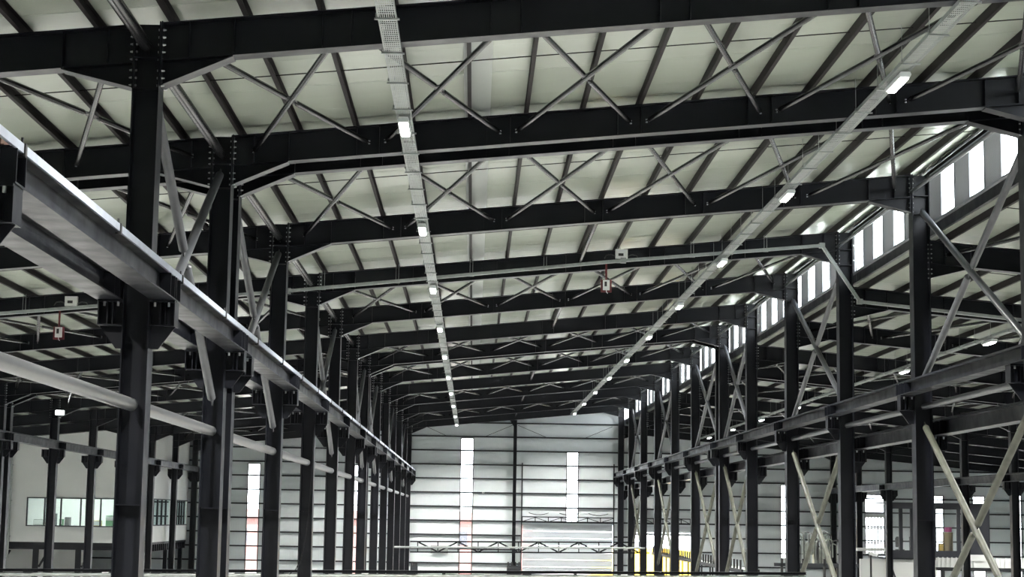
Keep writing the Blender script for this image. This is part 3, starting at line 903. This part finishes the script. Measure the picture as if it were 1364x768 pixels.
# ------------------------------------------------------------------ glazed cabin at the back right
t = thing('control_cabin', 'dark glazed raised control cabin behind the far right columns', 'cabin', (34.0, 134.0, FL))
off = (-34.0, -134.0, -FL)
X0, X1 = 29.2, 39.1; Z0, Z1 = -2.5, 1.55
MB().box(31.2, X1, 134.65, 140, Z0-0.15, Z0).build('floor_cabin', 'navy', None, kind='structure')
MB().box(31.2, X1, 134, 134.2, Z0, -1.95).build('sill_panel', 'navy', t, off)
MB().box(31.2, X1, 134, 134.2, 1.15, Z1).build('lintel', 'navy', t, off)
MB().box(31.2, X1, 134, 140, Z1, Z1+0.08).build('ceiling_cabin', 'navy', None, kind='structure')
MB().box(37.3, X1, 134, 134.2, -1.95, 1.15).build('blank_panel', 'navy', t, off)
for x in (31.3, 32.35, 33.2, 34.9, 36.75, 37.2):
    MB().box(x-0.13, x+0.13, 133.97, 134.2, -1.95, 1.15).build('mullion', 'navy', t, off)
xs_ = [31.43, 32.22, 32.48, 33.07, 33.33, 34.77, 35.03, 36.62]
for a, c in zip(xs_[::2], xs_[1::2]):
    MB().box(a, c, 134.08, 134.10, -1.95, 1.15).build('cabin_pane', 'pane', t, off)
MB().box(29.3, 35.2, 134.4, 134.6, FL, Z0-0.15).build('lower_wall', 'white', t, off)
MB().box(29.0, 31.3, 133.9, 134.5, -2.05, -1.82).build('pale_ledge', 'white', t, off)
MB().bar((31.4, 133.95, -2.7), (32.4, 133.95, -5.5), 0.06, 0.12).build('stay_bar', 'navy', t, off)
for nm, lab, cat, x, z, w, h, m, cap in (
        ('magenta_box', 'small magenta box on the cardboard carton in the cabin', 'box', 36.30, -0.55, 0.46, 0.36, 'magenta', 'magenta'),
        ('cardboard_carton', 'tall brown cardboard carton standing in the glazed cabin', 'carton', 36.30, -2.5, 0.62, 1.93, 'card', 'card'),
        ('yellow_bin', 'yellow bin beside the carton in the glazed cabin', 'bin', 35.72, -2.5, 0.36, 1.1, 'yellow', 'dark'),
        ('swivel_chair', 'black chair back behind the cabin window', 'chair', 32.6, -2.5, 0.8, 1.55, 'dark', 'dark'),
        ('black_cabinet', 'narrow black cabinet beside the chair in the cabin', 'cabinet', 33.6, -2.5, 0.45, 1.55, 'dark', 'navy')):
    g = thing(nm, lab, cat, (x, 135.2, z))
    if nm == 'swivel_chair':
        MB().tube((0, 0.25, 0.08), (0, 0.25, 0.5), 0.04, 8).build('stem', 'dark', g)
        MB().box(-0.3, 0.3, 0.0, 0.5, 0.5, 0.6).build('seat', 'dark', g)
        MB().prism([(-0.27, 0.75), (0.27, 0.75), (0.3, 1.4), (0.2, 1.55), (-0.2, 1.55), (-0.3, 1.4)], 0.42, 0.52).build('backrest', 'dark', g)
        MB().box(-0.05, 0.05, 0.45, 0.5, 0.55, 0.8).build('back_post', 'dark', g)
        for q in range(5):
            a = 2*math.pi*q/5
            MB().bar((0, 0.25, 0.08), (0.32*math.cos(a), 0.25+0.32*math.sin(a), 0.04), 0.05, 0.04).build('foot', 'dark', g)
    else:
        MB().box(-w/2, w/2, 0, w, 0, h*0.94).build('body', m, g)
        MB().box(-w/2-0.01, w/2+0.01, -0.01, w+0.01, h*0.94, h).build('lid', cap, g)
# mullions of the big end wall window behind the cabin
b = MB()
for q in range(1, 6): b.box(32.9+1.6*q/6-0.045, 32.9+1.6*q/6+0.045, WY-0.04, WY, -2.45, 0.5)
for z in (-1.6, -0.4): b.box(32.9, 34.5, WY-0.04, WY, z-0.045, z+0.045)
b.build('window_bars', 'girt', wb)
MB().box(32.9, 34.5, WY-0.06, WY+0.02, 0.5, 0.95).build('transom_panel', 'white', wb)

# white ribbed parapet in front of the cabin
t = thing('ribbed_parapet', 'white ribbed parapet on a dark beam below the glazed cabin', 'parapet', (30.8, 118.0, -2.8))
MB().box(0, 8.2, 0, 0.06, 0, 0.62).build('sheet', 'whitep', t)
for q in range(27):
    if q not in (9,10,11,12): part('rib', 'r', lambda b: b.prism([(-0.07, 0), (0.07, 0), (0.05, 0.66), (-0.05, 0.66)], -0.06, 0.0), 'whitep', t, (0.15+0.3*q, 0, 0))
MB().box(0, 8.2, -0.06, 0.12, -0.20, 0).build('edge_beam', 'girt', t)
MB().box(2.05, 3.3, -0.08, 0.0, 0.45, 0.85).build('sheet_upstand', 'whitep', t)
for x in (0.4, 7.8): MB().box(x-0.1, x+0.1, -0.02, 0.1, FL+2.8, -0.2).build('post', 'girt', t)

# security camera on a post
t = thing('security_camera', 'white bullet security camera on a thin black post', 'camera', (13.90, 62.0, FL))
MB().tube((0, 0, 0), (0, 0, 5.38), 0.035, 10).build('post', 'dark', t)
MB().bar((-0.06, 0, 5.47), (0.22, -0.08, 5.40), 0.09, 0.09).build('camera_body', 'whitep', t)
MB().bar((-0.08, 0, 5.53), (0.25, -0.08, 5.455), 0.12, 0.015).build('sun_hood', 'whitep', t)
MB().tube((0.22, -0.08, 5.40), (0.25, -0.09, 5.39), 0.04, 10).build('lens', 'dark', t)
MB().box(-0.03, 0.03, -0.03, 0.03, 5.36, 5.44).build('mount', 'dark', t)

# loose cable on a left column
t = thing('hanging_cable', 'thin black cable hanging in a curve down a left row column', 'cable', (-5.3, 57.9, -1.8))
pts = [(0.06, 0, 4.6), (0.05, 0, 3.8), (0.02, 0, 2.9), (-0.02, 0, 2.1), (-0.06, 0, 1.5), (-0.13, 0, 0.9), (-0.24, 0, 0.4), (-0.40, 0, 0.05), (-0.6, 0, -0.1)]
MB().path(pts, 0.014, 6).build('cable_run', 'brace', t)

# ------------------------------------------------------------------ machinery on the floor, back right
t = thing('pipe_bending_machine', 'silvery machine with tangled bent pipes between right row columns', 'machine', (21.3, 110.0, FL))
MB().box(-1.6, 1.6, 0, 1.0, 3.75, 4.0).build('table_beam', 'girt', t)
for x in (-1.4, 1.4): MB().box(x-0.1, x+0.1, 0.2, 0.4, 0, 3.75).build('leg', 'girt', t)
MB().tube((-0.3, 0.2, 4.95), (-0.3, 0.45, 4.95), 0.42, 18).build('wheel', 'machine', t)
MB().box(-0.1, 0.7, 0.3, 0.9, 4.0, 4.9).build('gear_housing', 'machine', t)
random.seed(21)
for q in range(26):
    x = random.uniform(-1.0, 1.0); zz = random.uniform(4.8, 6.0); r = random.uniform(0.1, 0.32); yy = random.uniform(0, 0.8)
    pts = [(x, yy, 4.0)] + [(x + r*(1-math.cos(a)) * (1 if q % 2 else -1), yy, zz - r + r*math.sin(a)) for a in (0, .5, 1, 1.57, 2.1, 2.6)] + [(x + 1.9*r*(1 if q % 2 else -1), yy, 4.0 + random.uniform(0, 0.8))]
    MB().path(pts, 0.035, 7).build('bent_pipe', ['machine', 'galv', 'pipe'][q % 3], t)
t = thing('roller_conveyor', 'long dark conveyor with short black posts before the open roller door', 'conveyor', (15.0, 96.0, FL))
for x in (-0.45, 0.45): MB().box(x-0.05, x+0.05, 0, 48, 3.75, 3.95).build('side_rail', 'girt', t)
for q in range(40):
    part('roller', 'r', lambda b: b.tube((-0.4, 0, 3.9), (0.4, 0, 3.9), 0.05, 8), 'machine', t, (0, 0.6+1.2*q, 0))
    part('side_post', 'p', lambda b: b.tube((-0.45, 0, 3.95), (-0.45, 0, 4.45), 0.06, 8), 'dark', t, (0, 0.6+1.2*q, 0))
for q in range(9):
    part('leg', 'l', lambda b: (b.box(-0.5, -0.4, -0.05, 0.05, 0, 3.75), b.box(0.4, 0.5, -0.05, 0.05, 0, 3.75)), 'girt', t, (0, 2+5.5*q, 0))
t = thing('barrier_rail', 'dark low rail with stub posts between right row columns', 'rail', (15.6, 92.0, FL))
MB().box(0, 4.4, -0.06, 0.06, 4.25, 4.42).build('top_rail', 'girt', t)
for q in range(4): part('stub_post', 's', lambda b: b.box(-0.06, 0.06, -0.06, 0.06, 0, 4.65), 'dark', t, (0.4+1.1*q, 0, 0))

# small cabinets at the foot of the end wall
for nm, x, w, h, lab in (('valve_cabinet', 3.4, 1.1, 2.65, 'dark cabinet with pipes at the foot of the middle end wall post'), ('wall_cabinet', -4.75, 0.6, 2.5, 'dark cabinet in the left corner of the end wall')):
    g = thing(nm, lab, 'cabinet', (x, 146.2, FL))
    MB().box(-w/2, w/2, 0, 0.6, 0.1, h).build('body', 'girt', g)
    MB().box(-w/2-0.04, w/2+0.04, -0.04, 0.64, 0, 0.1).build('plinth', 'dark', g)
    for q in range(4): MB().tube((-w/2+0.1+q*(w-0.2)/3, 0.3, h), (-w/2+0.1+q*(w-0.2)/3, 0.3, h+0.3), 0.06, 8).build('pipe_stub', 'dark', g)
g = thing('notice_board', 'grey notice board with red heading low on the end wall', 'sign', (-2.75, WY-0.20, -2.98))
MB().box(-0.72, 0.72, -0.03, 0, 0, 0.62).build('board', 'galv', g); MB().box(-0.70, 0.70, -0.035, -0.03, 0.44, 0.60).build('heading', 'red', g)
g = thing('wall_sensor', 'small white device on a girt of the end wall', 'sensor', (0.82, WY-0.20, 2.0))
MB().box(-0.08, 0.08, -0.12, 0, 0, 0.16).build('body', 'whitep', g); MB().tube((0, -0.12, 0.08), (0, -0.17, 0.08), 0.05, 10).build('lens', 'dark', g)
# white stair between left columns
g = thing('white_stair', 'white metal stair with thin balusters low between left columns', 'stair', (-10.9, 118.0, FL))
for yy in (0, 0.9): MB().bar((-0.6, yy, 2.6), (0.6, yy, 3.0), 0.05, 0.12).build('handrail', 'whitep', g)
for q in range(9):
    x = -0.56+0.14*q
    MB().box(x-0.012, x+0.012, -0.012, 0.012, 1.6+0.045*q, 2.62+0.046*q).build('baluster', 'whitep', g)
for yy in (0, 0.9): MB().bar((-0.6, yy, 1.55), (0.6, yy, 2.0), 0.05, 0.2).build('stringer', 'whitep', g)
for q in range(5): MB().box(-0.55+0.24*q, -0.31+0.24*q, 0, 0.9, 1.56+0.09*q, 1.6+0.09*q).build('step', 'whitep', g)
for x in (-0.55, 0.55): MB().box(x-0.05, x+0.05, 0.4, 0.5, 0, 1.6).build('post', 'whitep', g)

# ------------------------------------------------------------------ outside, seen through the strips and the open door
g = thing('brick_building', 'red brick building seen through the tall left light strip of the end wall', 'building', (-2.0, 205.0, FL-0.05))
MB().box(-34, 9, 0, 10, 0, 6.2).build('wall', 'pinkwall', g)
MB().prism([(-34.6, 6.2), (9.6, 6.2), (9.0, 7.2), (-34.0, 7.2)], -0.6, 10.6).build('roof', 'pinkwall', g)
for q in range(11): MB().box(-32.3+3.6*q, -31.0+3.6*q, -0.05, 0.0, 3.4, 5.0).build('window', 'navy', g)
g = thing('yellow_tipper', 'yellow tipper lorry body standing outside the open roller door', 'lorry', (19.0, 172.0, FL-0.05))
MB().prism([(-5.0, 1.3), (5.0, 1.3), (5.6, 3.6), (-5.4, 4.0)], 0, 2.6).build('tipper_body', 'yellow', g)
MB().prism([(-7.6, 0.9), (-5.3, 0.9), (-5.3, 3.2), (-6.9, 3.2), (-7.6, 2.2)], 0.1, 2.5).build('cab', 'yellow', g)
MB().box(-7.4, 5.0, 0.5, 2.1, 0.8, 1.3).build('chassis', 'dark', g)
for x in (-6.4, 1.6, 3.4):
    for yy in (0.0, 2.2): MB().tube((x, yy, 0.55), (x, yy+0.4, 0.55), 0.55, 18).build('wheel', 'dark', g)
for q in range(7): MB().box(-4.6+1.5*q, -4.4+1.5*q, -0.08, 0, 1.3, 3.6).build('side_rib', 'yellow', g)
